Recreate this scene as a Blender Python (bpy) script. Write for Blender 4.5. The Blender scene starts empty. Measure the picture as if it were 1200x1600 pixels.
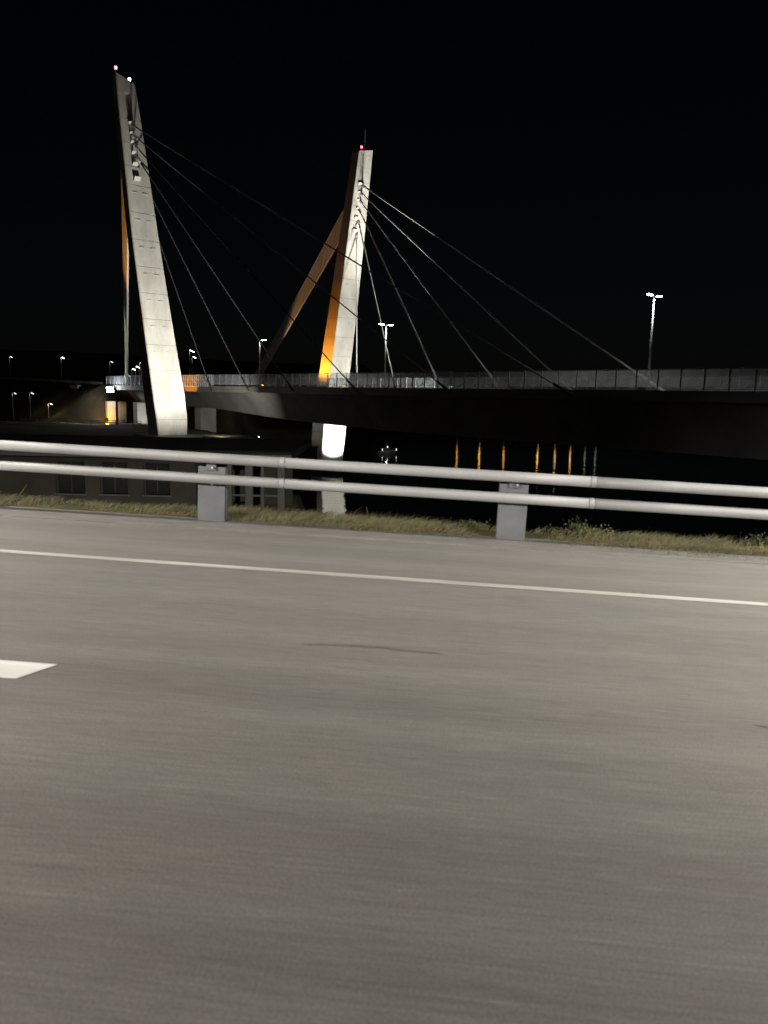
import bpy, bmesh, math, random
from mathutils import Vector, Matrix, noise
random.seed(7)
R = math.radians
SC = bpy.context.scene
COL = SC.collection

# ------------------------------------------------------------------ camera
CZ = 16.0                                   # eye height above the water
th, ro = math.atan(183 / 1200), 0.02
cam = bpy.data.cameras.new('camera')
cam_o = bpy.data.objects.new('camera', cam); COL.objects.link(cam_o)
fw = Vector((0, math.cos(th), -math.sin(th)))
r0 = Vector((1, 0, 0)); u0 = Vector((0, math.sin(th), math.cos(th)))
rt = math.cos(ro) * r0 + math.sin(ro) * u0
up = math.cos(ro) * u0 - math.sin(ro) * r0
m = Matrix((rt, up, -fw)).transposed().to_4x4(); m.translation = Vector((0, 0, CZ))
cam_o.matrix_world = m
cam.sensor_fit = 'VERTICAL'; cam.sensor_height = 36; cam.lens = 27
cam.clip_start = 0.1; cam.clip_end = 6000
cam.dof.use_dof = True; cam.dof.focus_distance = 140; cam.dof.aperture_fstop = 2.2
SC.camera = cam_o
# ------------------------------------------------------------------ world, night
w = bpy.data.worlds.new('World'); SC.world = w; w.use_nodes = True
nt = w.node_tree; bg = nt.nodes['Background']
sky = nt.nodes.new('ShaderNodeTexSky'); sky.sky_type = 'NISHITA'; sky.sun_disc = False
sky.sun_elevation = R(35); sky.sun_rotation = R(200)
nt.links.new(sky.outputs['Color'], bg.inputs['Color']); bg.inputs['Strength'].default_value = 0.0003
sun = bpy.data.lights.new('moon', 'SUN'); sun.energy = 0.004; sun.angle = R(0.5); sun.color = (1, .95, .88)
so = bpy.data.objects.new('moon', sun); COL.objects.link(so); so.rotation_euler = (R(55), 0, R(-20))
vs = SC.view_settings; vs.view_transform = 'Standard'; vs.look = 'None'; vs.exposure = 0; vs.gamma = 1
vs.use_curve_mapping = False
SC.render.engine = 'CYCLES'
SC.cycles.use_denoising = True; SC.cycles.use_adaptive_sampling = False; SC.cycles.use_light_tree = True
SC.cycles.max_bounces = 5; SC.cycles.transparent_max_bounces = 24
SC.cycles.sample_clamp_indirect = 3.0
SC.render.use_motion_blur = False

# ------------------------------------------------------------------ helpers
def tag(o, label=None, cat=None, group=None, kind=None):
    if label: o['label'] = label
    if cat: o['category'] = cat
    if group: o['group'] = group
    if kind: o['kind'] = kind
    return o

def obj(name, me, mat=None, parent=None):
    if mat is not None and not me.materials: me.materials.append(mat)
    o = bpy.data.objects.new(name, me); COL.objects.link(o)
    if parent is not None: o.parent = parent
    return o

def empty(name, loc, label=None, cat=None, group=None, rz=0):
    o = bpy.data.objects.new(name, None); COL.objects.link(o)
    o.location = loc; o.rotation_euler = (0, 0, rz); o.empty_display_size = .3
    tag(o, label, cat, group); return o

class MB:
    def __init__(s): s.v = []; s.f = []
    def add(s, vs, fs):
        b = len(s.v); s.v += [tuple(x) for x in vs]; s.f += [tuple(b + i for i in f) for f in fs]; return s
    def box(s, lo, hi):
        x0, y0, z0 = lo; x1, y1, z1 = hi
        return s.add([(x0, y0, z0), (x1, y0, z0), (x1, y1, z0), (x0, y1, z0), (x0, y0, z1), (x1, y0, z1), (x1, y1, z1), (x0, y1, z1)],
                     [(3, 2, 1, 0), (4, 5, 6, 7), (0, 1, 5, 4), (1, 2, 6, 5), (2, 3, 7, 6), (3, 0, 4, 7)])
    def obox(s, c, ax, ay, az):            # centre and three half-extent vectors
        c, ax, ay, az = map(Vector, (c, ax, ay, az))
        P = [c + i * ax + j * ay + k * az for k in (-1, 1) for i, j in ((-1, -1), (1, -1), (1, 1), (-1, 1))]
        return s.add(P, [(3, 2, 1, 0), (4, 5, 6, 7), (0, 1, 5, 4), (1, 2, 6, 5), (2, 3, 7, 6), (3, 0, 4, 7)])
    def loft(s, rings, cap=True):
        n = len(rings[0]); b = len(s.v)
        for r in rings: s.v += [tuple(p) for p in r]
        for k in range(len(rings) - 1):
            for i in range(n):
                j = (i + 1) % n
                s.f.append((b + k * n + i, b + k * n + j, b + (k + 1) * n + j, b + (k + 1) * n + i))
        if cap:
            s.f.append(tuple(b + i for i in reversed(range(n))))
            s.f.append(tuple(b + (len(rings) - 1) * n + i for i in range(n)))
        return s
    def tube(s, pts, r, n=8, r2=None):
        pts = [Vector(p) for p in pts]; rings = []
        for i, p in enumerate(pts):
            d = (pts[min(i + 1, len(pts) - 1)] - pts[max(i - 1, 0)]).normalized()
            a = d.cross(Vector((0, 0, 1)));
            if a.length < .01: a = d.cross(Vector((0, 1, 0)))
            a.normalize(); b = a.cross(d)
            q = r if r2 is None else r + (r2 - r) * i / (len(pts) - 1)
            rings.append([p + q * (math.cos(2 * math.pi * k / n) * a + math.sin(2 * math.pi * k / n) * b) for k in range(n)])
        return s.loft(rings)
    def me(s, name, smooth=False):
        m = bpy.data.meshes.new(name); m.from_pydata(s.v, [], s.f); 
        bm = bmesh.new(); bm.from_mesh(m); bmesh.ops.recalc_face_normals(bm, faces=bm.faces); bm.to_mesh(m); bm.free()
        if smooth:
            for p in m.polygons: p.use_smooth = len(p.vertices) < 5
        return m
    def build(s, name, mat, parent=None, smooth=False):
        return obj(name, s.me(name, smooth), mat, parent)

def copy_tree(o, loc, rz=None):
    c = o.copy(); COL.objects.link(c); c.location = loc
    if rz is not None: c.rotation_euler = (0, 0, rz)
    for ch in list(o.children):
        d = ch.copy(); COL.objects.link(d); d.parent = c
        for g in list(ch.children):
            e = g.copy(); COL.objects.link(e); e.parent = d
    return c

# ------------------------------------------------------------------ materials
def mat(name, c1, c2=None, scale=1.0, rough=.8, metal=0, bump=0, stretch=(1, 1, 1), detail=6, spec=.5, bscale=None, bdist=.02, rot=0):
    M = bpy.data.materials.new(name); M.use_nodes = True
    N = M.node_tree.nodes; L = M.node_tree.links; B = N['Principled BSDF']
    B.inputs['Base Color'].default_value = (*c1, 1); B.inputs['Roughness'].default_value = rough
    B.inputs['Metallic'].default_value = metal; B.inputs['Specular IOR Level'].default_value = spec
    tc = N.new('ShaderNodeTexCoord'); mp = N.new('ShaderNodeMapping'); mp.inputs['Scale'].default_value = stretch
    mp.inputs['Rotation'].default_value = (0, 0, rot)
    L.new(tc.outputs['Object'], mp.inputs['Vector'])
    if c2:
        t = N.new('ShaderNodeTexNoise'); t.inputs['Scale'].default_value = scale; t.inputs['Detail'].default_value = detail
        t.inputs['Roughness'].default_value = .65
        r = N.new('ShaderNodeValToRGB'); r.color_ramp.elements[0].color = (*c1, 1); r.color_ramp.elements[1].color = (*c2, 1)
        r.color_ramp.elements[0].position = .3; r.color_ramp.elements[1].position = .7
        L.new(mp.outputs['Vector'], t.inputs['Vector']); L.new(t.outputs['Fac'], r.inputs['Fac']); L.new(r.outputs['Color'], B.inputs['Base Color'])
    if bump:
        t2 = N.new('ShaderNodeTexNoise'); t2.inputs['Scale'].default_value = bscale or scale * 6; t2.inputs['Detail'].default_value = 5
        bp = N.new('ShaderNodeBump'); bp.inputs['Strength'].default_value = bump; bp.inputs['Distance'].default_value = bdist
        L.new(mp.outputs['Vector'], t2.inputs['Vector']); L.new(t2.outputs['Fac'], bp.inputs['Height']); L.new(bp.outputs['Normal'], B.inputs['Normal'])
    return M

def emit(name, col, s):
    M = bpy.data.materials.new(name); M.use_nodes = True; N = M.node_tree.nodes; B = N['Principled BSDF']
    B.inputs['Base Color'].default_value = (.8, .8, .8, 1)
    B.inputs['Emission Color'].default_value = (*col, 1); B.inputs['Emission Strength'].default_value = s
    return M

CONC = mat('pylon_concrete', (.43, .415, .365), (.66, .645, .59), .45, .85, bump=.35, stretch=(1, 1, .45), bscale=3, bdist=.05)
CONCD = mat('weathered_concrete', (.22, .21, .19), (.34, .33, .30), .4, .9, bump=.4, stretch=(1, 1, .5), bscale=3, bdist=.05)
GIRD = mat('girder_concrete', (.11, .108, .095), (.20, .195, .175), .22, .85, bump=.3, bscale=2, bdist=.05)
STEEL = mat('galvanised_steel', (.38, .39, .40), (.55, .56, .57), 3, .45, metal=.75, bump=.1, bscale=20)
RAILM = mat('rail_galvanised', (.17, .17, .165), (.25, .25, .245), 1.1, .6, metal=.2, bump=.12, stretch=(.35, 1, 1), bscale=6, bdist=.004)
POSTM = mat('post_galvanised', (.07, .073, .079), (.10, .104, .112), 3.0, .6, metal=.2, bump=.1, bscale=20)
CABLE = mat('stay_sheath', (.68, .68, .66), (.8, .8, .78), .5, .75, spec=.2)
CABLE_DIM = mat('underlit_stay_sheath', (.03, .03, .03), (.05, .05, .05), .5, .8, spec=.1)  # same sheath, its colour darkened to stand for weak light on these stays
ANCH = mat('anchor_paint', (.72, .71, .66), (.82, .81, .76), 2, .6)
CABLE_HALF = mat('half_lit_stay_sheath', (.30, .30, .29), (.38, .38, .37), .5, .75, spec=.2)  # same sheath, half darkened where a stay should look less lit
DASHP = mat('fresh_road_paint', (.46, .455, .43), (.64, .635, .61), 4.5, .7, stretch=(.3, 2, 1))
DARKM = mat('dark_steel', (.05, .05, .05), (.08, .08, .08), 4, .5, metal=.5)
WALLM = mat('boathouse_render', (.04, .037, .03), (.06, .056, .046), .8, .9, bump=.3, bscale=8, spec=.1)
TRIM = mat('painted_timber', (.07, .068, .062), (.10, .097, .09), 2, .7)
ROOFM = mat('roof_felt', (.015, .015, .015), (.028, .026, .026), 1.2, .95, bump=.3, spec=.04)
GLASSW = mat('dark_window_glass', (.01, .012, .014), None, 1, .12, spec=.6)
LEDW = emit('led_white', (1, .98, .92), 60)
LEDR = emit('beacon_red', (1, .06, .12), 14)
LEDO = emit('sodium_orange', (1, .45, .08), 5)
FLOODW = emit('flood_white', (.95, .97, 1), 60)
DIMW = emit('small_lamp_white', (1, .95, .88), 9)
DIMG2 = emit('boat_lamp_dim', (1, .97, .92), 2.2)
DIMG = emit('small_lamp_dim', (.85, .9, 1), .8)
PAINT = mat('road_paint', (.20, .195, .175), (.46, .45, .41), 4.5, .7, stretch=(.15, 2, 1), bump=.2, bscale=50, bdist=.003, rot=.0)
SOIL = mat('embankment_soil', (.035, .032, .014), (.07, .06, .028), 1.5, .95, spec=.05, bump=.8, bscale=9, bdist=.06)
GRAVEL = mat('verge_gravel', (.085, .08, .07), (.125, .118, .107), 7, .95, bump=.8, bscale=40, bdist=.01, stretch=(.3, 1, 1))
LAND = mat('rough_ground', (.05, .045, .025), (.12, .10, .06), .12, .95, bump=.8, bscale=.8, bdist=.4, spec=.05)
PATHM = mat('gravel_path', (.22, .2, .16), (.32, .29, .24), .6, .95, bump=.4, bscale=5)
TURF = mat('dry_grass', (.028, .032, .010), (.115, .095, .042), 1.6, .9)
LEAF = mat('shrub_leaf', (.03, .045, .012), (.06, .07, .02), 2, .8)

def asphalt():
    M = bpy.data.materials.new('asphalt'); M.use_nodes = True
    N = M.node_tree.nodes; L = M.node_tree.links; B = N['Principled BSDF']
    tc = N.new('ShaderNodeTexCoord')
    def nz(scale, st, detail=6, rough=.6):
        mp = N.new('ShaderNodeMapping'); mp.inputs['Scale'].default_value = st
        t = N.new('ShaderNodeTexNoise'); t.inputs['Scale'].default_value = scale; t.inputs['Detail'].default_value = detail; t.inputs['Roughness'].default_value = rough
        L.new(tc.outputs['Object'], mp.inputs['Vector']); L.new(mp.outputs['Vector'], t.inputs['Vector']); return t
    a = nz(1.3, (.12, 1.6, 1), 5); b = nz(16, (.16, 3.2, 1), 6, .8); c = nz(110, (1, 1, 1), 3); d = nz(.45, (.5, 1, 1), 3)
    def ramp(t, lo, hi, p0=.3, p1=.7):
        r = N.new('ShaderNodeValToRGB'); e = r.color_ramp.elements
        e[0].color = (*lo, 1); e[1].color = (*hi, 1); e[0].position = p0; e[1].position = p1
        L.new(t.outputs['Fac'], r.inputs['Fac']); return r
    def mul(x, y, f=1):
        q = N.new('ShaderNodeMix'); q.data_type = 'RGBA'; q.blend_type = 'MULTIPLY'; q.inputs['Factor'].default_value = f
        L.new(x, q.inputs[6]); L.new(y, q.inputs[7]); return q.outputs[2]
    base = ramp(d, (.129, .120, .110), (.119, .119, .110)).outputs['Color']
    x = mul(base, ramp(a, (.82, .80, .78), (1.14, 1.15, 1.12)).outputs['Color'])
    x = mul(x, ramp(b, (.70, .69, .68), (1.30, 1.30, 1.29)).outputs['Color'])
    f_ = nz(30, (.10, 2.2, 1), 4, .7)
    x = mul(x, ramp(f_, (1, 1, 1), (1.45, 1.43, 1.4), .58, .74).outputs['Color'])
    x = mul(x, ramp(c, (.75, .75, .75), (1.25, 1.25, 1.25), .35, .65).outputs['Color'])
    L.new(x, B.inputs['Base Color']); B.inputs['Roughness'].default_value = .82
    bp = N.new('ShaderNodeBump'); bp.inputs['Strength'].default_value = .35; bp.inputs['Distance'].default_value = .004
    L.new(c.outputs['Fac'], bp.inputs['Height']); L.new(bp.outputs['Normal'], B.inputs['Normal'])
    return M
ASPH = asphalt()
SEAL = mat('bitumen_sealer', (.085, .08, .073), (.12, .114, .105), 9, .8)

def water_mat():
    M = bpy.data.materials.new('water'); M.use_nodes = True
    N = M.node_tree.nodes; L = M.node_tree.links; B = N['Principled BSDF']
    B.inputs['Base Color'].default_value = (.004, .006, .007, 1); B.inputs['Roughness'].default_value = .025; B.inputs['IOR'].default_value = 1.33
    tc = N.new('ShaderNodeTexCoord'); h = None
    for sc_, st, wgt in ((.14, (.7, 1.25, 1), 1.0), (.5, (.8, 1.2, 1), .22), (1.6, (1, 1.2, 1), .05)):
        mp = N.new('ShaderNodeMapping'); mp.inputs['Scale'].default_value = st; mp.inputs['Rotation'].default_value = (0, 0, .6)
        t = N.new('ShaderNodeTexNoise'); t.inputs['Scale'].default_value = sc_; t.inputs['Detail'].default_value = 4
        L.new(tc.outputs['Object'], mp.inputs['Vector']); L.new(mp.outputs['Vector'], t.inputs['Vector'])
        mm = N.new('ShaderNodeMath'); mm.operation = 'MULTIPLY_ADD'; mm.inputs[1].default_value = wgt
        L.new(t.outputs['Fac'], mm.inputs[0])
        if h: L.new(h, mm.inputs[2])
        else: mm.inputs[2].default_value = 0
        h = mm.outputs[0]
    bp = N.new('ShaderNodeBump'); bp.inputs['Strength'].default_value = 1; bp.inputs['Distance'].default_value = .10
    L.new(h, bp.inputs['Height']); L.new(bp.outputs['Normal'], B.inputs['Normal'])
    return M

def panel_mat():                               # dusty clear screen panel
    M = bpy.data.materials.new('dusty_screen_glass'); M.use_nodes = True
    N = M.node_tree.nodes; L = M.node_tree.links; out = N['Material Output']; N.remove(N['Principled BSDF'])
    tr = N.new('ShaderNodeBsdfTransparent'); tr.inputs['Color'].default_value = (.9, .92, .93, 1)
    df = N.new('ShaderNodeBsdfDiffuse'); df.inputs['Color'].default_value = (.62, .63, .65, 1)
    tl = N.new('ShaderNodeBsdfTranslucent'); tl.inputs['Color'].default_value = (.62, .63, .65, 1)
    a = N.new('ShaderNodeAddShader'); L.new(df.outputs[0], a.inputs[0]); L.new(tl.outputs[0], a.inputs[1])
    tc = N.new('ShaderNodeTexCoord'); t = N.new('ShaderNodeTexNoise'); t.inputs['Scale'].default_value = .9; t.inputs['Detail'].default_value = 5
    mr = N.new('ShaderNodeMapRange'); mr.inputs[1].default_value = .3; mr.inputs[2].default_value = .7; mr.inputs[3].default_value = .12; mr.inputs[4].default_value = .22
    L.new(tc.outputs['Object'], t.inputs['Vector']); L.new(t.outputs['Fac'], mr.inputs[0])
    mx = N.new('ShaderNodeMixShader'); L.new(mr.outputs[0], mx.inputs['Fac']); L.new(tr.outputs[0], mx.inputs[1]); L.new(a.outputs[0], mx.inputs[2])
    gl = N.new('ShaderNodeBsdfGlossy'); gl.inputs['Roughness'].default_value = .1
    m2 = N.new('ShaderNodeMixShader'); m2.inputs['Fac'].default_value = .04
    L.new(mx.outputs[0], m2.inputs[1]); L.new(gl.outputs[0], m2.inputs[2]); L.new(m2.outputs[0], out.inputs['Surface'])
    return M
PANEL = panel_mat()

def spot(name, loc, target, W, col, size, blend=.5, radius=.25, parent=None):
    l = bpy.data.lights.new(name, 'SPOT'); l.energy = W; l.color = col; l.spot_size = R(size); l.spot_blend = blend; l.shadow_soft_size = radius
    o = bpy.data.objects.new(name, l); COL.objects.link(o)
    o.rotation_euler = (Vector(target) - Vector(loc)).to_track_quat('-Z', 'Y').to_euler()
    if parent is not None: o.parent = parent; o.location = Vector(loc) - parent.location
    else: o.location = loc
    return o
def point(name, loc, W, col, radius=.15, parent=None):
    l = bpy.data.lights.new(name, 'POINT'); l.energy = W; l.color = col; l.shadow_soft_size = radius
    o = bpy.data.objects.new(name, l); COL.objects.link(o); o.location = loc
    if parent is not None: o.parent = parent
    return o

# ------------------------------------------------------------------ frames
psi, g = -.0828, .02845
RO = Vector((0, 0, CZ - 1.7)); RT = Vector((math.cos(psi), math.sin(psi), -g)); RN = Vector((-math.sin(psi), math.cos(psi), 0))
def rp(s, l, h=0): return RO + s * RT + l * RN + Vector((0, 0, h))
BU = Vector((.654, -.756, 0)).normalized(); BN = Vector((BU.y * -1, BU.x, 0))     # along the deck / away from the camera
BN = Vector((.756, .654, 0)).normalized()
E0 = Vector((-36, 155, 0)); ZD = CZ + .9
def bp_(s, w_, z=0): return E0 + s * BU + w_ * BN + Vector((0, 0, ZD + z))
def lerp(a, b, t): return a + (b - a) * t
def interp(tab, x):
    if x <= tab[0][0]: return tab[0][1]
    for (a, p), (b, q) in zip(tab, tab[1:]):
        if x <= b: return p + (q - p) * (x - a) / (b - a)
    return tab[-1][1]
def sstep(a, b, x):
    t = min(1, max(0, (x - a) / (b - a))); return t * t * (3 - 2 * t)

# ------------------------------------------------------------------ water, land
N_ = 1
wm = MB().add([(-3000, -300, 0), (3000, -300, 0), (3000, 5000, 0), (-3000, 5000, 0)], [(0, 1, 2, 3)])
tag(wm.build('water', water_mat()), kind='structure')

SHORE = [(12, -2.2), (38, -3.4), (44, -9), (60, -14), (100, -18), (125, -18), (142, -19), (160, -34), (200, -52), (228, -50), (246, -20), (300, -12), (420, -12)]
def road_side(x, y):                           # height of the approach road embankment left of the bridge
    p = Vector((x, y, 0)) - E0; s = p.dot(BU); w_ = p.dot(BN)
    if s > -50: return -99
    zt = interp([(-150, 18.9), (-52, 16.9)], s)
    return zt - max(0, -w_ - 1) * .8 - max(0, w_ - 26) * .1 - max(0, s + 54) * 2
def height(x, y):
    xs = interp(SHORE, y)
    base = interp([(30, 11.3), (40, 11.2), (75, 9.2), (120, 8.2), (180, 8.0), (230, 4.5), (320, 7), (600, 40)], y)
    base += 6 * sstep(-60, -300, x) * sstep(120, 260, y)
    base += .5 * noise.noise(Vector((x * .07, y * .07, 0))) * sstep(45, 80, y)
    wd = 6 if y < 150 else 14
    k = sstep(xs + wd * .8, xs - wd * .4, x)
    if y < 38: k = sstep(xs + 1.6, xs - .4, x)
    z = lerp(-2, base, k)
    far = sstep(372, 400, y) * (2 + 40 * sstep(400, 900, y) + 3 * noise.noise(Vector((x * .01, y * .01, 3))))
    z = max(z, far - 1)
    if x < -40: z = max(z, road_side(x, y))
    return z
xs_ = [-1200, -900, -700, -500, -380] + [-320 + 4 * i for i in range(100)] + [90 + 25 * i for i in range(20)] + [650, 800, 1100, 1500]
ys_ = [16 + 2 * i for i in range(16)] + [48 + 4 * i for i in range(64)] + [310 + 12 * i for i in range(20)] + [580, 640, 720, 820, 950, 1200]
v = [(x, y, height(x, y)) for y in ys_ for x in xs_]; nx = len(xs_)
f = [(j * nx + i, j * nx + i + 1, (j + 1) * nx + i + 1, (j + 1) * nx + i) for j in range(len(ys_) - 1) for i in range(nx - 1)]
tag(MB().add(v, f).build('terrain', LAND, smooth=True), kind='structure')

# ------------------------------------------------------------------ our road
def strip(name, l0, l1, h0, h1, mt, s0=-90, s1=90, n=1, thick=None, parent=None):
    mb = MB()
    for i in range(n):
        a = lerp(s0, s1, i / n); b = lerp(s0, s1, (i + 1) / n)
        mb.add([rp(a, l0, h0), rp(b, l0, h0), rp(b, l1, h1), rp(a, l1, h1)], [(0, 1, 2, 3)])
    return mb
def road_obj(name, mb, mt):                    # keep the texture space aligned with the road
    o = mb.build(name, mt)
    M = Matrix.LocRotScale(RO, Matrix((RT.normalized(), RN, RT.normalized().cross(RN))).transposed().to_quaternion(), None)
    o.data.transform(M.inverted()); o.matrix_world = M
    return o
tag(road_obj('road', strip('road', -9, 8.78, 0, 0, ASPH), ASPH), kind='structure')
tag(road_obj('edge_line', MB().add([rp(-90, 7.78, .004), rp(90, 5.98, .004), rp(90, 6.10, .004), rp(-90, 7.90, .004)], [(0, 1, 2, 3)]), PAINT), kind='structure')
for k, s0 in enumerate((-8.4 - 8, -5.3, 5.0)):
    a, b = (s0, s0 + 3.0)
    if k == 1: a, b = -5.32, -2.32
    tag(road_obj('lane_dash', MB().add([rp(a, 3.96, .004), rp(b - .08, 3.96, .004), rp(b + .03, 4.22, .004), rp(a, 4.22, .004)], [(0, 1, 2, 3)]), DASHP), kind='structure')
tag(road_obj('lane_line', strip('l', -.1, .1, .004, .004, PAINT), PAINT), kind='structure')
# sealed cracks and patches in the asphalt
for (s0, l0, ln, wd) in ((-.95, 4.95, .95, .04), (1.72, 4.12, .3, .05)):
    mb = MB(); n = 14; P = []
    for i in range(n + 1):
        t = i / n; ww = wd * (.3 + math.sin(math.pi * t)) * random.uniform(.6, 1.2)
        c = l0 + .03 * math.sin(t * 5 + s0) + random.uniform(-.008, .008)
        P.append((rp(s0 + ln * t, c - ww / 2, .004), rp(s0 + ln * t, c + ww / 2, .004)))
    for (a, b), (c, d) in zip(P, P[1:]): mb.add([a, c, d, b], [(0, 1, 2, 3)])
    tag(road_obj('crack_sealer', mb, SEAL), kind='structure')
# concrete edge strip, gravel verge
mb = MB(); n = 120
for i in range(n):
    a = -60 + i; b = a + 1
    P = [rp(a, 8.78, -.2), rp(b, 8.78, -.2), rp(b, 8.78, .012), rp(a, 8.78, .012), rp(b, 8.82, .02), rp(a, 8.82, .02)]
    mb.add(P, [(0, 1, 2, 3), (3, 2, 4, 5)])
    mb.add([rp(a, 8.82, .02), rp(b, 8.82, .02), rp(b, 9.34, .03), rp(a, 9.34, .03)], [(0, 1, 2, 3)])
tag(road_obj('verge', mb, GRAVEL), kind='structure')
mb = MB(); rows = [(9.34, .03), (9.8, .02), (10.3, -.05), (10.7, -.22), (12.5, -1.5), (15.0, -3.1), (17.5, -4.9), (22, -8.5), (31, -16)]
grid = []; S = [-90 + 1.0 * i for i in range(181)]
for l, h in rows:
    rr = []
    for s in S:
        dh = .04 * noise.noise(Vector((s * .5, l * .6, 0))) if l > 9.4 else 0
        rr.append(rp(s, l, h + dh))
    grid += rr
ns = len(S)
mb.add(grid, [(j * ns + i, j * ns + i + 1, (j + 1) * ns + i + 1, (j + 1) * ns + i) for j in range(len(rows) - 1) for i in range(ns - 1)])
tag(mb.build('embankment', SOIL, smooth=True), kind='structure')
tag(strip('x', -40, -9, -1.2, -.02, SOIL).build('near_verge', SOIL), kind='structure')

# ------------------------------------------------------------------ pylons
bridge = empty('cable_stayed_bridge', (0, 0, 0), 'long cable stayed bridge with two leaning floodlit concrete towers over the dark river', 'bridge')
def section(c, w_, a, notch=0, nd=0, top=0):
    """plan outline of a leg: w_ across (BN), a along (BU); the notch opens in the span face"""
    ch = .12; P = []
    q = [(-1, -1), (1, -1), (1, 1), (-1, 1)]
    hw, ha = w_ / 2, a / 2
    pts = [(-hw + ch, -ha), (hw - ch, -ha), (hw, -ha + ch), (hw, ha - ch), (hw - ch, ha)]
    if notch: pts += [(notch / 2, ha), (notch / 2, ha - nd), (-notch / 2, ha - nd), (-notch / 2, ha)]
    else: pts += [(.25, ha), (.15, ha), (-.15, ha), (-.25, ha)]
    pts += [(-hw + ch, ha), (-hw, ha - ch), (-hw, -ha + ch)]
    return [c + x * BN + y * BU + Vector((0, 0, top * -x)) for x, y in pts]
def make_leg(label, path, wt, at_, z0, z1, joints, notch_z=None, bevel=0):
    leg = bpy.data.objects.new('pylon_leg', None); COL.objects.link(leg); leg.parent = bridge; leg['label'] = label
    def C(z):
        c = Vector((interp([(p[2], p[0]) for p in path], z), interp([(p[2], p[1]) for p in path], z), z))
        return c - BU * interp(at_, z) / 2
    for a, b in zip(joints, joints[1:]):
        nch = nd = 0
        if notch_z and a >= notch_z[0] - .01 and b <= notch_z[1] + .01:
            nch = interp(wt, a) * .24; nd = .22 if b < notch_z[2] + .01 else 1.1
        last = b == joints[-1]; gap = .0 if last else .07
        mb = MB()
        mb.loft([section(C(z), interp(wt, z), interp(at_, z), nch, nd, bevel if (last and z == b) else 0) for z in (a, b - gap)])
        for sx in (-1, 1):                     # formwork sockets
            if not nch and b - a > 3:
                z = b - 1.1; c = C(z) + BU * interp(at_, z) / 2 + BN * sx * interp(wt, z) * .2
                mb.obox(c, BN * .38, BU * .1, Vector((0, 0, .06)))
        mb.build('concrete_segment', CONC, leg)
        if not last:
            mb = MB(); mb.loft([section(C(z), interp(wt, z) - .14, interp(at_, z) - .14, nch, nd) for z in (b - .07, b)])
            mb.build('construction_joint', CONCD, leg)
    return leg, C
ZL = [8.0, 11.2, 15.3] + [15.3 + 4.05 * k for k in range(1, 9)] + [50.4, 53.8, 57.2, 60.9, 62.9]
pathL = [(-36.0, 130.0, 5), (-35.8, 130.0, 8.46), (-36.0, 130, 12.85), (-37.3, 129.0, 24.32), (-38.85, 127.5, 40.15), (-40.1, 126, 55.94), (-40.7, 125.4, 63)]
wL = [(8.4, 5.1), (12.8, 5.85), (24.3, 5.2), (40, 4.5), (56, 3.5), (63, 2.95)]
aL = [(8, 4.1), (24, 3.2), (40, 2.0), (56, 1.7), (63, 1.6)]
legL, CL = make_leg('near pylon leg leaning left, brightly floodlit at its foot', pathL, wL, aL, 0, 0, ZL, (50.3, 61.0, 57.3), bevel=.32)
ZR = [0, 3.9] + [3.9 + 4.0 * k for k in range(1, 15)] + [63, 66.4]
pathR = [(-11.5, 165, -2), (-11.2, 165, 3.8), (-10.1, 166, 18.1), (-8.07, 167, 36.8), (-5.18, 170, 66.4)]
wR = [(0, 5.7), (12, 6.1), (17, 5.5), (18, 5.3), (36, 4.9), (66, 3.7)]
aR = [(0, 4.2), (18, 4.35), (36, 3.6), (66, 2.5)]
legR, CR = make_leg('far pylon leg rising behind the deck with an orange inner side', pathR, wR, aR, 0, 0, ZR, bevel=-.22)
mb = MB(); c = CR(0); mb.loft([[c + x * BN + y * BU + Vector((0, 0, z)) for x, y in ((-4.6, -4.5), (4.6, -4.5), (4.6, 9.5), (-4.6, 9.5))] for z in (-2, 1.3)]).build('pile_cap', CONCD, legR)
mb = MB(); c = CL(8); mb.loft([[c + x * BN + y * BU + Vector((0, 0, z)) for x, y in ((-4.2, -4), (4.2, -4), (4.2, 4.5), (-4.2, 4.5))] for z in (-2, .55)]).build('footing', CONCD, legL)
def faceL(z, dx=0): return CL(z) + BU * (interp(aL, z) / 2) + BN * dx
def faceR(z, dx=0): return CR(z) + BU * (interp(aR, z) / 2) + BN * dx
# mast tip fittings
def beacon(top, leg, m_, hh=.9):
    b = MB().tube([top, top + Vector((0, 0, hh))], .06, 6).build('beacon_mast', STEEL, leg)
    MB().tube([top + Vector((0, 0, hh)), top + Vector((0, 0, hh + .35))], .2, 8).build('beacon_lamp', m_, leg)
beacon(CL(63) + BN * -1.1 + Vector((0, 0, .3)), legL, LEDR, .8)
beacon(CL(63) + BN * 1.0 + Vector((0, 0, -.3)), legL, DIMW, .3)
beacon(CR(66.4) + BN * -.3, legR, LEDR, .7)
t_ = CR(66.4) + BN * .6; MB().tube([t_, t_ + Vector((0, 0, 4.6))], .07, 6, .03).build('lightning_rod', STEEL, legR)

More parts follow.
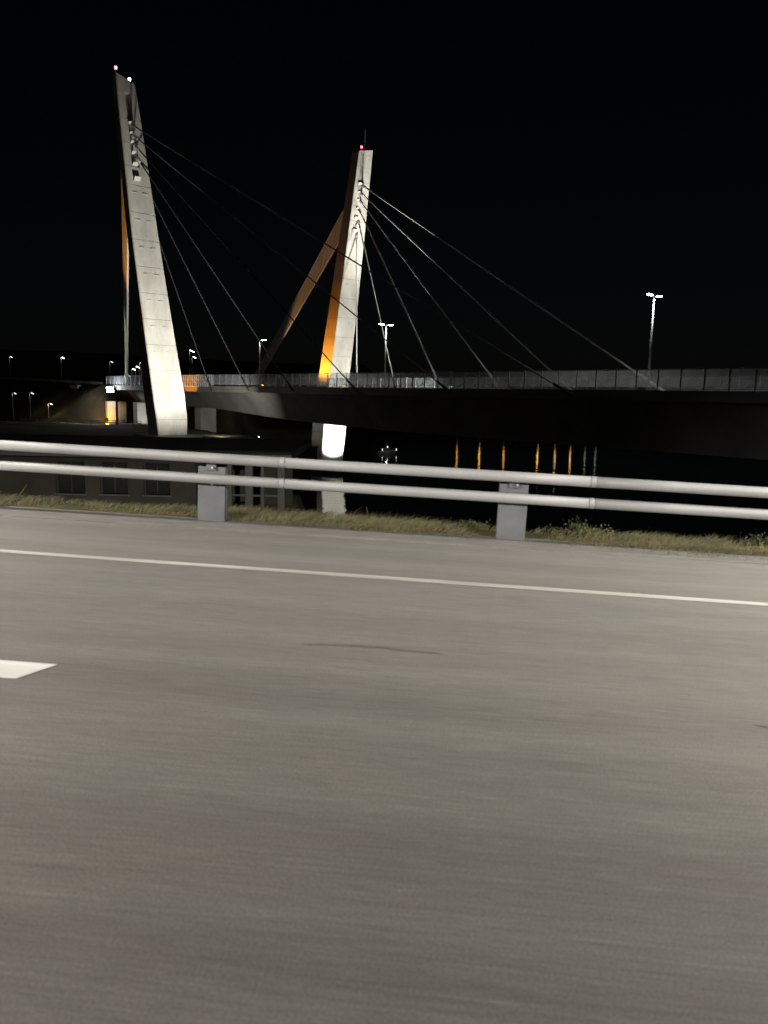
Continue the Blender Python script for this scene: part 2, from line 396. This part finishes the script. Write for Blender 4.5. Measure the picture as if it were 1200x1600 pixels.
# ------------------------------------------------------------------ stay cables
def stay(p, q, r, lab=None, sl=1.6, m_=None):
    p, q = Vector(p), Vector(q); L = (q - p).length; d = (q - p) / L
    pts = [p + (q - p) * (i / 10) + Vector((0, 0, -.0005 * L * 4 * (i / 10) * (1 - i / 10))) for i in range(11)]
    c = MB().tube(pts, r, 10).build('stay_cable', m_ or CABLE, bridge, True)
    if lab: c['label'] = lab
    MB().tube([p - d * .3, p + d * sl], r * 2.0, 8).build('anchor_sleeve', STEEL, c, True)
    MB().tube([q - d * (2.6 if m_ else 5), q + d * .1], r * 1.6, 8).build('deck_socket', CABLE_DIM if m_ else ANCH, c, True)  # sockets drawn long and pale to stand for lamp-lit lower cable ends
    return c
zl = [56.6, 55.2, 53.9, 52.4, 50.7, 48.6]; sl_ = [88, 69, 49.3, 32, 17.5, 3.5]
for i in range(6):
    stay(faceL(zl[i], 0) - BU * (.3), bp_(sl_[i], -.75, -.5), .10, m_=CABLE_HALF if i < 2 else CABLE_DIM)
zr = [59.4, 57.8, 56.2, 54.4, 52.4, 49.9]; sr_ = [87.2, 72.5, 59, 45.5, 33.3, 21.8]
for i in range(6):
    stay(faceR(zr[i], 0) - BU * .2, bp_(sr_[i], 21, .1), .14, m_=CABLE_HALF if i == 4 else None)
# backstays: each leg's bundle runs to one anchor block behind the abutment
for i in range(6):
    d = 2.2 - i * .42
    zb3 = 58.4 - 1.3 * i
    stay(CR(zb3) - BU * (interp(aR, zb3) / 2), Vector((-34.8 + i * .5, 197 - i * 1.2, ZD + .6)), .23)
for i in range(6):
    stay(CL(zl[i]) - BU * (interp(aL, zl[i]) / 2) - BN * .9, Vector((-62.9 - .36 * i, 188 + 1.2 * i, ZD + .6)), .22)

# anchor boxes on the faces that catch the light
for z, q in zip(zl, (.45, .4, .45, .55, .8, 1.0)):
    MB().obox(faceL(z, -.3) + BU * .1, BN * .5 * q, BU * .35 * q, Vector((0, 0, .26 * q)) + BU * .2).build('anchor_box', ANCH, legL)
for z, q in zip(zr, (1, .4, .4, .5, .9, .9)):
    MB().obox(faceR(z, -.7) + BU * .05, BN * .6 * q, BU * .3 * q, Vector((0, 0, .22 * q)) + BU * .15).build('anchor_box', ANCH, legR)

# ------------------------------------------------------------------ deck
W = 24.0; ST = [-54 + 9 * i for i in range(28)]
mb = MB()
def dz(s): return interp([(-54, 3.9), (-10, 4.4), (20, 5.9), (50, 6.6), (200, 6.8)], s)
rings = []
for s in ST:
    D = dz(s)
    rings.append([bp_(s, x, z) for x, z in ((.25, 0), (W - .25, 0), (W - .25, -.35), (W - 4, -.8), (W - 6.5, -D), (6.5, -D), (4, -.8), (.25, -.35))])
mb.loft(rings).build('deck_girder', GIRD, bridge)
for w0 in (-.25, W - .25):
    for k in range(42):                        # precast fascia units
        s0 = -54 + 5.8 * k
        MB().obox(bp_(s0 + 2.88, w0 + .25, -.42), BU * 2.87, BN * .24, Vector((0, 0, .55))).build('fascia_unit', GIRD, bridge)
MB().loft([[bp_(s, x, .006) for x in (.5, W - .5)] + [bp_(s, x, .06) for x in (W - .5, .5)] for s in (-54, 189)]).build('deck_surface', ASPH, bridge)

PP = 2.5; pm = MB().obox((PP / 2, 0, 1.22), Vector((PP / 2 - .07, 0, 0)), Vector((0, .012, 0)), Vector((0, 0, .92))).me('screen_panel'); pm.materials.append(PANEL)
po = MB().box((-.05, -.06, 0), (.05, .06, 2.2)); pmp = po.me('parapet_post'); pmp.materials.append(STEEL)
yaw = math.atan2(BU.y, BU.x)
for side, w0 in (('near', .05), ('far', W - .05)):
    par = bpy.data.objects.new('parapet', None); COL.objects.link(par); par.parent = bridge
    par['label'] = 'clear screen parapet along the %s edge of the deck' % side
    n = 90 if side == 'near' else 70
    for k in range(n):
        s = -52 + PP * k; q = bp_(s, w0, .13)
        a = obj('screen_panel', pm, None, par); a.location = q; a.rotation_euler = (0, 0, yaw)
        b = obj('parapet_post', pmp, None, par); b.location = q; b.rotation_euler = (0, 0, yaw)
    for hh, rr in ((.52, .035), (.27, .03), (2.33, .03)):
        MB().tube([bp_(-52, w0 + .1, hh), bp_(-52 + PP * n, w0 + .1, hh)], rr, 6).build('guard_rail', STEEL, par)
# small brackets that catch the lamp light along the deck edge
for k in range(30):
    s = 6 + 3.0 * k
    if k % 5 in (1, 2, 3):
        MB().obox(bp_(s, .5, .42), BU * .22, BN * .1, Vector((0, 0, .07)) - BU * .12).build('edge_bracket', STEEL, bridge)

# orange safety grille on the deck edge behind the near leg
gr = bpy.data.objects.new('mesh_barrier', None); COL.objects.link(gr); gr.parent = bridge; gr['label'] = 'tall barred barrier lit orange where the deck passes the near leg'
GM = mat('barrier_steel', (.5, .5, .48), (.6, .6, .58), 3, .6)
for k in range(26):
    s = -17 + .8 * k
    MB().obox(bp_(s, -.3, 1.15), BU * .09, BN * .05, Vector((0, 0, 1.15))).build('barrier_bar', GM, gr)
for hh in (.1, .8, 1.5, 2.3): MB().tube([bp_(-17.2, -.3, hh), bp_(3.2, -.3, hh)], .05, 6).build('barrier_rail', GM, gr)

# abutment at the left end of the deck
ab = bpy.data.objects.new('abutment', None); COL.objects.link(ab); ab.parent = bridge
def pier(s0, s1, w0, w1, z0, z1, m_, name='pier', lab=None):
    o = MB().obox((bp_((s0 + s1) / 2, (w0 + w1) / 2, 0) - Vector((0, 0, ZD)) + Vector((0, 0, (z0 + z1) / 2))), BU * (s1 - s0) / 2, BN * (w1 - w0) / 2, Vector((0, 0, (z1 - z0) / 2))).build(name, m_, ab)
    if lab: o['label'] = lab
    return o
zb = ZD - 3.92
def column(px, Y, w_, d_, z0, z1, m_, lab=None, name='pier'):
    c = Vector(((px - 600) / 1200 * Y, Y, (z0 + z1) / 2))
    o = MB().obox(c, BN * w_, BU * d_, Vector((0, 0, (z1 - z0) / 2))).build(name, m_, ab)
    if lab: o['label'] = lab
column(173, 191, 1.0, .7, 7, zb + .1, CONC, 'leftmost pier, lit orange')
column(190, 193, .9, .7, 7, zb + .1, CONCD)
column(224, 182, 2.0, 1.1, 7, zb + .1, CONC, 'pier washed by a white floodlight')
column(320, 172, 1.9, 1.4, 6, ZD - 4.5, CONCD)
column(262, 205, 6, 1, 6, ZD - 4.3, CONCD)
column(140, 208, 4, 3, 6.2, ZD + .1, CONCD, None, 'end_wall')

def flood(name_label, loc, tgt, W_, col, size, m_, blend=.6, sz=.35, cat='floodlight', group=None, radius=.25):
    loc = Vector(loc); tgt = Vector(tgt); d = (tgt - loc).normalized()
    e = empty('floodlight', loc, name_label, cat, group)
    a = d.cross(Vector((0, 0, 1))).normalized(); b = a.cross(d)
    MB().obox(-d * .12, a * sz, b * sz * .7, d * .12).build('housing', DARKM, e)
    MB().obox(d * .012, a * sz * .9, b * sz * .6, d * .01).build('lens', m_, e)
    MB().tube([(0, 0, -.5), -d * .2], .05, 6).build('bracket', DARKM, e)
    if 'outrigger' in name_label: MB().tube([(0, 0, -.5), -BN * 2.6 + Vector((0, 0, -1.2))], .15, 6).build('outrigger_arm', STEEL, e)
    spot('flood_beam', loc + d * .1, tgt, W_, col, size, blend, radius, e)
    return e
KW = 1000
WHITE = (1, .97, .88); ORG = (1, .36, .045)
b0 = faceL(8.5)
flood('white floodlight on the bank in front of the near leg', b0 + BU * 24 + BN * 1.5 + Vector((0, 0, .3)), faceL(26), 66 * KW, WHITE, 78, FLOODW, .7, radius=1.2)
flood('broad white floodlight on an outrigger of the deck beyond the far leg', bp_(43, 26.5, .9), faceR(30), 60 * KW, WHITE, 70, FLOODW, 1, radius=2.6)
flood('narrow white floodlight on an outrigger aimed at the top of the far leg', bp_(42, 26.5, .9), faceR(62), 215 * KW, WHITE, 46, FLOODW, 1, radius=2.6)
flood('white floodlight on the pile cap of the far leg', faceR(2) + BU * 6.5 + Vector((0, 0, -.1)), faceR(8.0), 50 * KW, WHITE, 84, FLOODW, 1)
flood('orange floodlight on the deck beside the far leg', CR(17) - BN * 7.6 + Vector((0, 0, .8)), CR(26), 15 * KW, (1, .31, .025), 80, LEDO, .9)
flood('orange floodlight on the deck behind the far leg, aimed along its backstays', bp_(-16, 23, .8), Vector((-17, 178, 43)), 12 * KW, (1, .54, .22), 38, LEDO, 1)
flood('orange floodlight behind the near leg, aimed along its backstays', Vector((-57, 158, 9)), Vector((-44.5, 140, 47)), 34 * KW, (1, .42, .08), 46, LEDO, 1)
flood('orange floodlight on the ground behind the near leg', bp_(-7, -4, 0) - Vector((0, 0, 8.0)), bp_(-6, -.3, 1.4), 17 * KW, ORG, 44, LEDO, .5)
flood('white floodlight on the ground washing the deck edge beside the near leg', Vector((-28, 131, 9.2)), bp_(3, 1, -1.6), 15 * KW, (1, .96, .9), 100, FLOODW, 1)
flood('orange floodlight under the left end of the bridge', Vector((-67.5, 187, 9)), Vector((-69, 192, 11)), 1.5 * KW, (1, .45, .05), 100, LEDO, .6)
flood('white floodlight under the deck beside the second pier', Vector((-54, 176.5, 8.9)), Vector((-57, 182, 11)), .5 * KW, WHITE, 120, FLOODW, .6)
e_ = flood('dazzling white floodlight at the left end of the bridge deck', bp_(-45.5, -1.6, -1.0), bp_(-30, -20, -4), .5 * KW, (.9, .94, 1), 130, FLOODW, .6, sz=.95)
point('flood_spill', (-.3, -1.4, .5), 1800, (.9, .94, 1), .3, e_)

# ------------------------------------------------------------------ lamps on the deck
def deck_lamp(label, base, H=11.0, two=True, rz=0, W_=1500, group='double headed lamps along the bridge deck', m_=LEDW):
    e = empty('street_lamp', base, label, 'street lamp', group, rz)
    MB().tube([(0, 0, 0), (0, 0, H)], .16, 10, .09).build('pole', STEEL, e, True)
    for sgn in ((-1, 1) if two else (1,)):
        MB().tube([(0, 0, H - .15), (sgn * .5, 0, H + .05)], .05, 6).build('arm', STEEL, e)
        hd = MB().obox((sgn * .95, 0, H + .12), (.48, 0, .03 * sgn), (0, .19, 0), (0, 0, .07)).build('lamp_head', DARKM, e)
        MB().obox((sgn * .95, 0, H + .015), (.42, 0, .03 * sgn), (0, .16, 0), (0, 0, .045)).build('lens', m_, hd)
        l = bpy.data.lights.new('lamp_light', 'SPOT'); l.energy = W_; l.color = (1, .97, .9); l.spot_size = R(165); l.spot_blend = .5; l.shadow_soft_size = .3
        o = bpy.data.objects.new('lamp_light', l); COL.objects.link(o); o.parent = e; o.location = (sgn * .95, 0, H - .1)
    return e
ld = yaw + math.pi / 2
def on_ray(px, Y, z): return Vector(((px - 600) / 1200 * Y, Y, z))

deck_lamp('double headed lamp standing alone above the right part of the deck', bp_(92.2, 8, .07), 10.85, rz=ld)
deck_lamp('double headed lamp just right of the far pylon leg', bp_(45.4, 8, .07), 10.1, rz=ld)
deck_lamp('lamp seen through the cables between the two pylon legs', bp_(7.2, 8, .07), 9.25, two=False, rz=ld, W_=500)

# ------------------------------------------------------------------ road lamps of our own road (they light the asphalt)
def road_lamp(label, s, l, H, arm, W_, tilt):
    base = rp(s, l, -.1)
    e = empty('street_lamp', base, label, 'street lamp', 'tall lamps beside the near road', psi)
    MB().tube([(0, 0, -.4), (0, 0, H)], .1, 10, .06).build('pole', STEEL, e, True)
    MB().tube([(0, 0, H - .1), (0, -arm * .5, H + .25), (0, -arm, H + .3)], .045, 6).build('arm', STEEL, e)
    hd = MB().obox((0, -arm - .35, H + .3), (.17, 0, 0), (0, .4, 0), (0, 0, .07)).build('lamp_head', DARKM, e)
    MB().obox((0, -arm - .35, H + .2), (.14, 0, 0), (0, .34, 0), (0, 0, .03)).build('lens', LEDW, hd)
    l_ = bpy.data.lights.new('lamp_light', 'SPOT'); l_.energy = W_; l_.color = (1, .93, .86); l_.spot_size = R(148); l_.spot_blend = .9; l_.shadow_soft_size = .35
    o = bpy.data.objects.new('lamp_light', l_); COL.objects.link(o); o.parent = e; o.location = (0, -arm - .35, H + .12); o.rotation_euler = (R(tilt), 0, 0)
for s_, w__, lb in ((-17, 52, 'tall lamp behind the guardrail, first one left of the view'), (13.5, 40, 'tall lamp behind the guardrail, first one right of the view'), (-47, 44, 'tall lamp behind the guardrail, second one left of the view'), (44, 44, 'tall lamp behind the guardrail, second one right of the view')):
    road_lamp(lb, s_, 10.0, 9.8, 1.7, w__ * 1000, -8)
for s_, tx, lb in ((-15, -3, 'added fill light mast on the near side of the road, left of the camera'), (17, 4, 'added fill light mast on the near side of the road, right of the camera')):
    base = rp(s_, -10, -.1)  # unseen masts added as frontal fill on the guardrail
    e = empty('fill_light_mast', base, lb, 'fill light mast')
    MB().tube([(0, 0, -.4), (0, 0, 8)], .1, 10, .07).build('pole', STEEL, e, True)
    loc = Vector((0, .3, 8)); tgt = rp(tx, 9.2, 0) - base; d_ = (tgt - loc).normalized(); a_ = d_.cross(Vector((0, 0, 1))).normalized(); b_ = a_.cross(d_)
    hd = MB().obox(loc - d_ * .12, a_ * .35, b_ * .25, d_ * .12).build('lamp_head', DARKM, e)
    MB().obox(loc + d_ * .012, a_ * .31, b_ * .21, d_ * .01).build('lens', LEDW, hd)
    spot('flood_beam', base + loc + d_ * .1, base + tgt, 31000 if s_ < 0 else 40000, (1, .95, .88), 40, 1, .3, e)

# ------------------------------------------------------------------ guardrail
gx = empty('guardrail', rp(0, 9.12, 0), 'galvanised two tube guardrail running along the far edge of the road', 'guardrail')
gx.rotation_euler = Matrix((RT.normalized(), RN, RT.normalized().cross(RN))).transposed().to_euler()
PS = 3.69; TL = PS * 1
def rib_tube(s0, s1, z, r):
    mb = MB(); mb.tube([(s0 + (s1 - s0) * i / 4, .0, z) for i in range(5)], r, 20); return mb
for k in range(-9, 10):
    a = -2.92 + PS * k
    for z0_, r in ((.793, .064), (.54, .062)):
        z = z0_ - .0058 * a
        mb = MB(); mb.tube([(a + .9 + .006 + (PS - .012) * i / 4, 0, z - .0058 * PS * i / 4) for i in range(5)], r, 20)
        # oval rail section
        mb.v = [(x, y * .8, zz) for x, y, zz in mb.v]
        o = mb.build('rail_tube', RAILM, gx, True)
    for z0_, r in ((.793, .067), (.54, .065)):
        z = z0_ - .0058 * a; j = rib_tube(a + .87, a + .93, z, r); j.v = [(x, y * .82, zz) for x, y, zz in j.v]; j.build('joint_sleeve', RAILM, gx, True)
    p = MB(); p.box((a - .17, .08, -.4), (a + .17, .10, .70)).box((a - .17, .10, -.4), (a - .155, .20, .70)).box((a + .155, .10, -.4), (a + .17, .20, .70))
    po_ = p.build('post', POSTM, gx)
    MB().box((a - .06, .05, .48), (a + .06, .08, .60)).build('bracket', POSTM, po_)
    MB().box((a - .06, .05, .66), (a + .06, .08, .80)).build('bracket', POSTM, po_)
    for zz in (.53, .73): MB().tube([(a + .03, .045, zz - .03), (a + .03, -.0, zz - .03)], .012, 6).build('bolt', STEEL, po_)

# ------------------------------------------------------------------ grass on the verge
mb = MB(); rnd = random.Random(3)
def blade(p, h, wd, lean, az):
    dx, dy = math.cos(az) * wd, math.sin(az) * wd
    tip = Vector(p) + Vector((lean[0], lean[1], h))
    mid = Vector(p) + Vector((lean[0] * .35, lean[1] * .35, h * .6))
    mb.v += [(p[0] - dx, p[1] - dy, p[2]), (p[0] + dx, p[1] + dy, p[2]), (mid.x + dx * .7, mid.y + dy * .7, mid.z), (mid.x - dx * .7, mid.y - dy * .7, mid.z), tuple(tip)]
    b = len(mb.v) - 5; mb.f += [(b, b + 1, b + 2, b + 3), (b + 3, b + 2, b + 4)]
for i in range(90000):
    s = rnd.uniform(-16, 15)
    u = rnd.random(); l = 9.22 + 1.5 * u ** 1.3 if rnd.random() < .75 else 8.6 + .8 * rnd.random()
    d = noise.noise(Vector((s * .55, l * 1.2, 5))) + .35 * noise.noise(Vector((s * 2.5, l * 3, 1)))
    le = 9.38 - .082 * (s + 4)
    if l < le + .12 * noise.noise(Vector((s * 1.7, 3, 2))): continue
    if rnd.random() > .55 + d: continue
    h = (.045 + .08 * rnd.random()) * (1 + 1.1 * max(0, d)) * (.6 if l < 9.5 else 1)
    z = interp([(8.8, .0), (9.34, .03), (9.8, .02), (10.3, -.05), (10.7, -.22), (12.5, -1.5)], l)
    p = rp(s, l, z - .02)
    blade(p, h, rnd.uniform(.003, .006), (rnd.gauss(.10, .09), rnd.gauss(0, .04)), rnd.uniform(-.6, .6))
tag(mb.build('grass', TURF), 'dry yellow green grass growing along the verge behind the guardrail', 'grass', kind='stuff')
mb = MB()
for i in range(30000):
    s = rnd.uniform(-22, 14); l = rnd.uniform(10.7, 15)
    d = noise.noise(Vector((s * .35, l * .5, 9)))
    if rnd.random() > .5 + d: continue
    z = interp([(10.7, -.22), (12.5, -1.5), (15, -3.1)], l)
    blade(rp(s, l, z - .03), .12 + .25 * rnd.random() * (1 + d), .008, (rnd.gauss(.06, .08), rnd.gauss(0, .06)), rnd.uniform(-.6, .6))
tag(mb.build('slope_grass', TURF), 'rank grass on the slope falling away behind the verge', 'grass', kind='stuff')
def shrub(label, s, l, r, h, group):
    base = rp(s, l, interp([(9.34, .03), (9.8, .02), (10.3, -.05), (10.7, -.22), (12.5, -1.5)], l) - .05)
    e = empty('shrub', base, label, 'shrub')
    st = MB(); lf = MB()
    for k in range(26):
        a = rnd.uniform(0, 6.28); q = rnd.uniform(.2, 1)
        tip = Vector((math.cos(a) * r * q, math.sin(a) * r * q, h * (1 - .5 * q * q) * rnd.uniform(.7, 1)))
        st.tube([(0, 0, 0), tip * .55 + Vector((0, 0, .03)), tip], .004, 4)
        for j in range(16):
            p = tip * rnd.uniform(.4, 1.05) + Vector([rnd.gauss(0, .03) for _ in range(3)])
            ax = Vector([rnd.gauss(0, 1) for _ in range(3)]).normalized() * .02; ay = ax.cross(Vector([rnd.gauss(0, 1) for _ in range(3)])).normalized() * .01
            lf.add([p - ax, p - ay, p + ax, p + ay], [(0, 1, 2, 3)])
    st.build('stem', SOIL, e); lf.build('foliage', LEAF, e)
shrub('low green shrub in the grass just right of the second guardrail post', 1.75, 9.9, .4, .26, None)
shrub('small green shrub in the grass just left of the second guardrail post', .35, 10.0, .28, .16, None)
shrub('small dark shrub at the far right end of the grass verge', 4.0, 10.0, .3, .2, None)

# ------------------------------------------------------------------ low flat roofed building below the road
YB = 29.5; bz = 11.25
hb = empty('boathouse', (-8, YB, bz), 'long low flat roofed building with dark window openings below the road', 'building')
def hbx(name, x0, x1, y0, y1, z0, z1, m_, parent=None):
    o = MB().box((x0 + 8, y0 - YB, z0 - bz), (x1 + 8, y1 - YB, z1 - bz)).build(name, m_, parent or hb)
    return o
RZ = CZ - 2.22
# windows: (x0, x1) in the front wall
WN = [(-12.72, -11.58), (-11.0, -9.93), (-9.32, -8.30)]
zt_, zb_ = CZ - 2.78, CZ - 4.02
xl = -26.0; xr = -7.3; segs = []
cur = xl
extra = [(-24.6, -23.5), (-22.9, -21.8), (-20.9, -19.8), (-18.9, -17.8)]
for a, b in extra + WN:
    segs.append((cur, a)); cur = b
    hbx('wall_panel', a, b, YB, YB + .22, zt_, RZ - .3, WALLM); hbx('wall_panel', a, b, YB, YB + .22, bz - .5, zb_, WALLM)
    fr = hbx('window', a + .03, b - .03, YB + .14, YB + .16, zb_ + .03, zt_ - .03, GLASSW)
    hbx('frame', a, a + .05, YB + .10, YB + .14, zb_, zt_, DARKM, fr); hbx('frame', b - .05, b, YB + .10, YB + .14, zb_, zt_, DARKM, fr)
    hbx('mullion', (a + b) / 2 - .02, (a + b) / 2 + .02, YB + .11, YB + .139, zb_ + .05, zt_ - .05, DARKM, fr)
    hbx('sill', a - .05, b + .05, YB - .05, YB - .003, zb_ - .06, zb_, TRIM, fr)
segs.append((cur, xr))
for a, b in segs: hbx('wall_panel', a, b, YB, YB + .22, bz - .5, RZ - .3, WALLM)
hbx('end_wall', xr - .2, xr, YB + .223, YB + 7, bz - .5, RZ - .3, WALLM)
hbx('end_wall', xl, xl + .2, YB + .223, YB + 7, bz - .5, RZ - .3, WALLM)
hbx('back_wall', xl, xr, YB + 7.003, YB + 7.2, bz - .5, RZ - .3, WALLM)
hbx('porch_back_wall', xr + .003, -3.95, YB + 3.2, YB + 3.4, bz - .5, RZ - .3, WALLM)
hbx('roof', xl - .4, -3.55, YB - .35, YB + 7.6, RZ - .297, RZ, ROOFM)
hbx('fascia_board', xl - .4, -3.55, YB - .39, YB - .353, RZ - .33, RZ - .12, TRIM)
for x, ww in ((-6.0, .16), (-5.25, .28), (-4.72, .1), (-4.0, .26)): hbx('porch_column', x - ww / 2, x + ww / 2, YB, YB + .2, bz - 1, RZ - .3, TRIM)
hbx('porch_rail', -6.0, -3.9, YB + .05, YB + .12, CZ - 4.0, CZ - 3.93, TRIM)
hbx('porch_floor', -7.2, -3.6, YB - .1, YB + 3.1, bz - .3, bz - .15, CONCD)

# ------------------------------------------------------------------ road embankment on the left with its barrier and lamps
bar = empty('concrete_barrier', bp_(-54, 1, 0), 'pale concrete barrier on the embankment road left of the bridge', 'barrier')
for k in range(24):
    s0 = -58 - 5 * k; z_ = lambda s: interp([(-180, 19.5), (-150, 18.9), (-52, 16.9)], s)
    c = E0 + (s0 - 2.5) * BU + 1.2 * BN; c.z = z_(s0 - 2.5) + .35
    o = MB().obox(c - bar.location, BU * 2.48 - Vector((0, 0, (z_(s0 - 5) - z_(s0)) / 2)), BN * .15, Vector((0, 0, .42))).build('barrier_unit', CONC, bar)
def small_lamp(label, base, H, group, m_, W_=0, col=(1, .95, .88), sz=.35, arm=.8, cat='street lamp'):
    e = empty('street_lamp', base, label, cat, group)
    MB().tube([(0, 0, -.3), (0, 0, H)], .08, 6, .05).build('pole', STEEL, e)
    hd = MB().obox((arm, 0, H), (sz, 0, -sz * .45), (0, .15, 0), (0, 0, .06)).build('lamp_head', DARKM, e)
    MB().obox((arm, -.05, H - .13), (sz * .9, 0, -sz * .42), (0, .14, 0), (0, 0, .09)).build('lens', m_, hd)
    MB().tube([(0, 0, H), (arm, 0, H + .05)], .04, 5).build('arm', STEEL, e)
    if W_: point('lamp_light', (arm, -.3, H - .4), W_, col, .2, e)
    return e
GE = 'small lamps far off along the embankment road'
def hz(x, y): return height(x, y)
for lab, x, y, zt, m_, W_, sz in (
    ('faint far lamp at the left edge above the embankment', -133, 275, 26.7, DIMG, 60, .35),
    ('brighter far lamp, middle one above the embankment on the left', -110.6, 265, 26.4, DIMW, 250, .4),
    ('faint far lamp just left of the near leg cables', -88.8, 250, 24.8, DIMG, 60, .35)):
    b = hz(x, y); small_lamp(lab, (x, y, b), zt - b, GE, m_, W_, sz=sz)
for lab, x, y, zt, sz in (
    ('far lamp lowest on the left of the cluster beside the near leg', -76.9, 235, 22.2, .4),
    ('far lamp second from the left of the cluster beside the near leg', -75.4, 234, 22.9, .5),
    ('far lamp at the upper left of the cluster beside the near leg', -73.6, 232, 23.9, .5),
    ('far lamp at the upper right of the cluster beside the near leg', -72.2, 231, 23.8, .6),
    ('weak far lamp below the cluster beside the near leg', -75.6, 240, 22.8, .3),
    ('upper far lamp just right of the near leg', -58.1, 230, 27.7, .7),
    ('lower far lamp just right of the near leg', -57.9, 232, 26.0, .45)):
    b = max(hz(x, y), 6); small_lamp(lab, (x, y, b), zt - b, 'small white lamps beyond the left end of the bridge', DIMW, 60, sz=sz)
# path lamps and fence on the low ground
for lab, x, y, zt, W_, c_ in (
    ('path lamp at the far left on the low ground', -96.4, 200, 14.6, 50, (1, .8, .5)),
    ('path lamp second from the left on the low ground', -92.4, 201, 14.7, 50, (1, .8, .5)),
    ('path lamp nearest the end of the bridge on the low ground', -82.9, 190, 12.3, 130, (1, .8, .5)),
    ):
    b = hz(x, y); small_lamp(lab, (x, y, b), zt - b, 'lamps along the lit path below the embankment', DIMG, W_, c_, .3)
small_lamp('lone small lamp under the bridge deck on the far bank', (-30.6, 180, hz(-30.6, 180)), max(1.5, 5.9 - hz(-30.6, 180)), None, DIMW, 120, sz=.35)
small_lamp('dim small lamp beside the pier of the far leg', (-17.6, 238, max(0, hz(-17.6, 238))), 5.0, None, DIMG, 120, sz=.4)
# gravel path
mb = MB(); P = [Vector((lerp(-130, -46, i / 40), lerp(205, 172, i / 40), 0)) for i in range(41)]
for a, b in zip(P, P[1:]):
    q = []
    for p, o_ in ((a, -1.6), (b, -1.6), (b, 1.6), (a, 1.6)):
        x, y = p.x, p.y + o_; q.append((x, y, height(x, y) + .12))
    mb.add(q, [(0, 1, 2, 3)])
tag(mb.build('gravel_path', PATHM), kind='structure')
fe = empty('path_fence', (-100, 192, 0), 'low post and rail fence beside the lit gravel path', 'fence')
pp = []
for i in range(27):
    x = -112 + 2.2 * i; y = lerp(205, 172, (x + 130) / 84) - 2.6; z = height(x, y); pp.append(Vector((x, y, z)) - fe.location)
    MB().obox(pp[-1] + Vector((0, 0, .5)), (.06, 0, 0), (0, .06, 0), (0, 0, .6)).build('fence_post', TRIM, fe)
for a, b in zip(pp, pp[1:]):
    for hh in (.55, 1.0): MB().tube([a + Vector((0, 0, hh)), b + Vector((0, 0, hh))], .05, 4).build('fence_rail', TRIM, fe)

cb = empty('concrete_block', (-15.4, 141, 2), 'rough concrete block on the bank beside the pier of the far leg', 'block')
MB().obox((0, 0, 1.9), BN * 2.0, BU * 2.2, (0, 0, 2.3)).build('block_body', CONCD, cb)
MB().obox((0, 0, 4.3), BN * 2.15, BU * 2.35, (0, 0, .12)).build('coping', CONCD, cb)
# ------------------------------------------------------------------ river: moored boat, far shore lamps
def boat(label, loc, rz):
    e = empty('motor_boat', loc, label, 'boat', None, rz)
    rings = []
    for x, wd, zb2 in ((-3, .8, -.3), (-2, 1.1, -.35), (0, 1.15, -.35), (1.8, .8, -.25), (2.9, .12, .2)):
        rings.append([Vector(p) for p in ((x, -wd, .75 + .05 * x), (x, -wd * .8, 0), (x, 0, zb2), (x, wd * .8, 0), (x, wd, .75 + .05 * x))])
    MB().loft(rings).build('hull', mat('boat_paint', (.5, .5, .48), None, 1, .4), e)
    MB().loft([[(-1.2, -.75, .75), (.9, -.75, .75), (.9, .75, .75), (-1.2, .75, .75)], [(-1.1, -.6, 1.6), (.3, -.6, 1.6), (.3, .6, 1.6), (-1.1, .6, 1.6)]]).build('cabin', TRIM, e)
    for dx, hh in ((-1.9, .9), (-.4, 1.65), (2.2, .9)):
        MB().tube([(dx, -.3, hh), (dx, -.3, hh + .45)], .10, 6).build('deck_light', DIMG2, e)
    MB().tube([(-.6, 0, 1.6), (-.6, 0, 3.2)], .04, 5).build('mast', STEEL, e)
    point('boat_lamp', (-1.4, -2.2, 2.6), 40, (1, .95, .9), .15, e)
boat('small pale motor boat with three lights moored beyond the far pylon leg', (.9, 212, 0), .35)
FO = 'orange shore lamps mirrored in the river'
ORD = ['first from the left', 'second from the left', 'third from the left', 'fourth from the left', 'fifth from the left', 'sixth from the left', 'pale one, seventh from the left', 'pale one farthest to the right']
for qi, (px, col, k) in enumerate(((712, (1, .42, .06), .7), (747, (1, .5, .08), 1), (785, (1, .38, .14), .8), (838, (1, .5, .1), 1), (865, (1, .6, .25), .6), (889, (1, .5, .15), .9), (912, (.8, .8, .6), .14), (928, (.8, .85, .6), .12))):
    Y = 415; x = (px - 600) / 1200 * Y; b = max(1.0, height(x, Y))
    e = empty('shore_lamp', (x, Y, b - .3), 'shore lamp mirrored in the river under the deck, ' + ORD[qi], 'street lamp', FO)
    MB().tube([(0, 0, 0), (0, 0, 16.5 - b)], .12, 6).build('pole', STEEL, e)
    mm = emit('shore_bulb', col, 1.0)
    bm = bmesh.new(); bmesh.ops.create_icosphere(bm, subdivisions=2, radius=.5); me = bpy.data.meshes.new('lantern'); bm.to_mesh(me); bm.free()
    for v_ in me.vertices: v_.co.z = v_.co.z * 1.2 + 17 - b
    mm.node_tree.nodes['Principled BSDF'].inputs['Emission Strength'].default_value = 14 * k
    obj('lantern', me, mm, e)
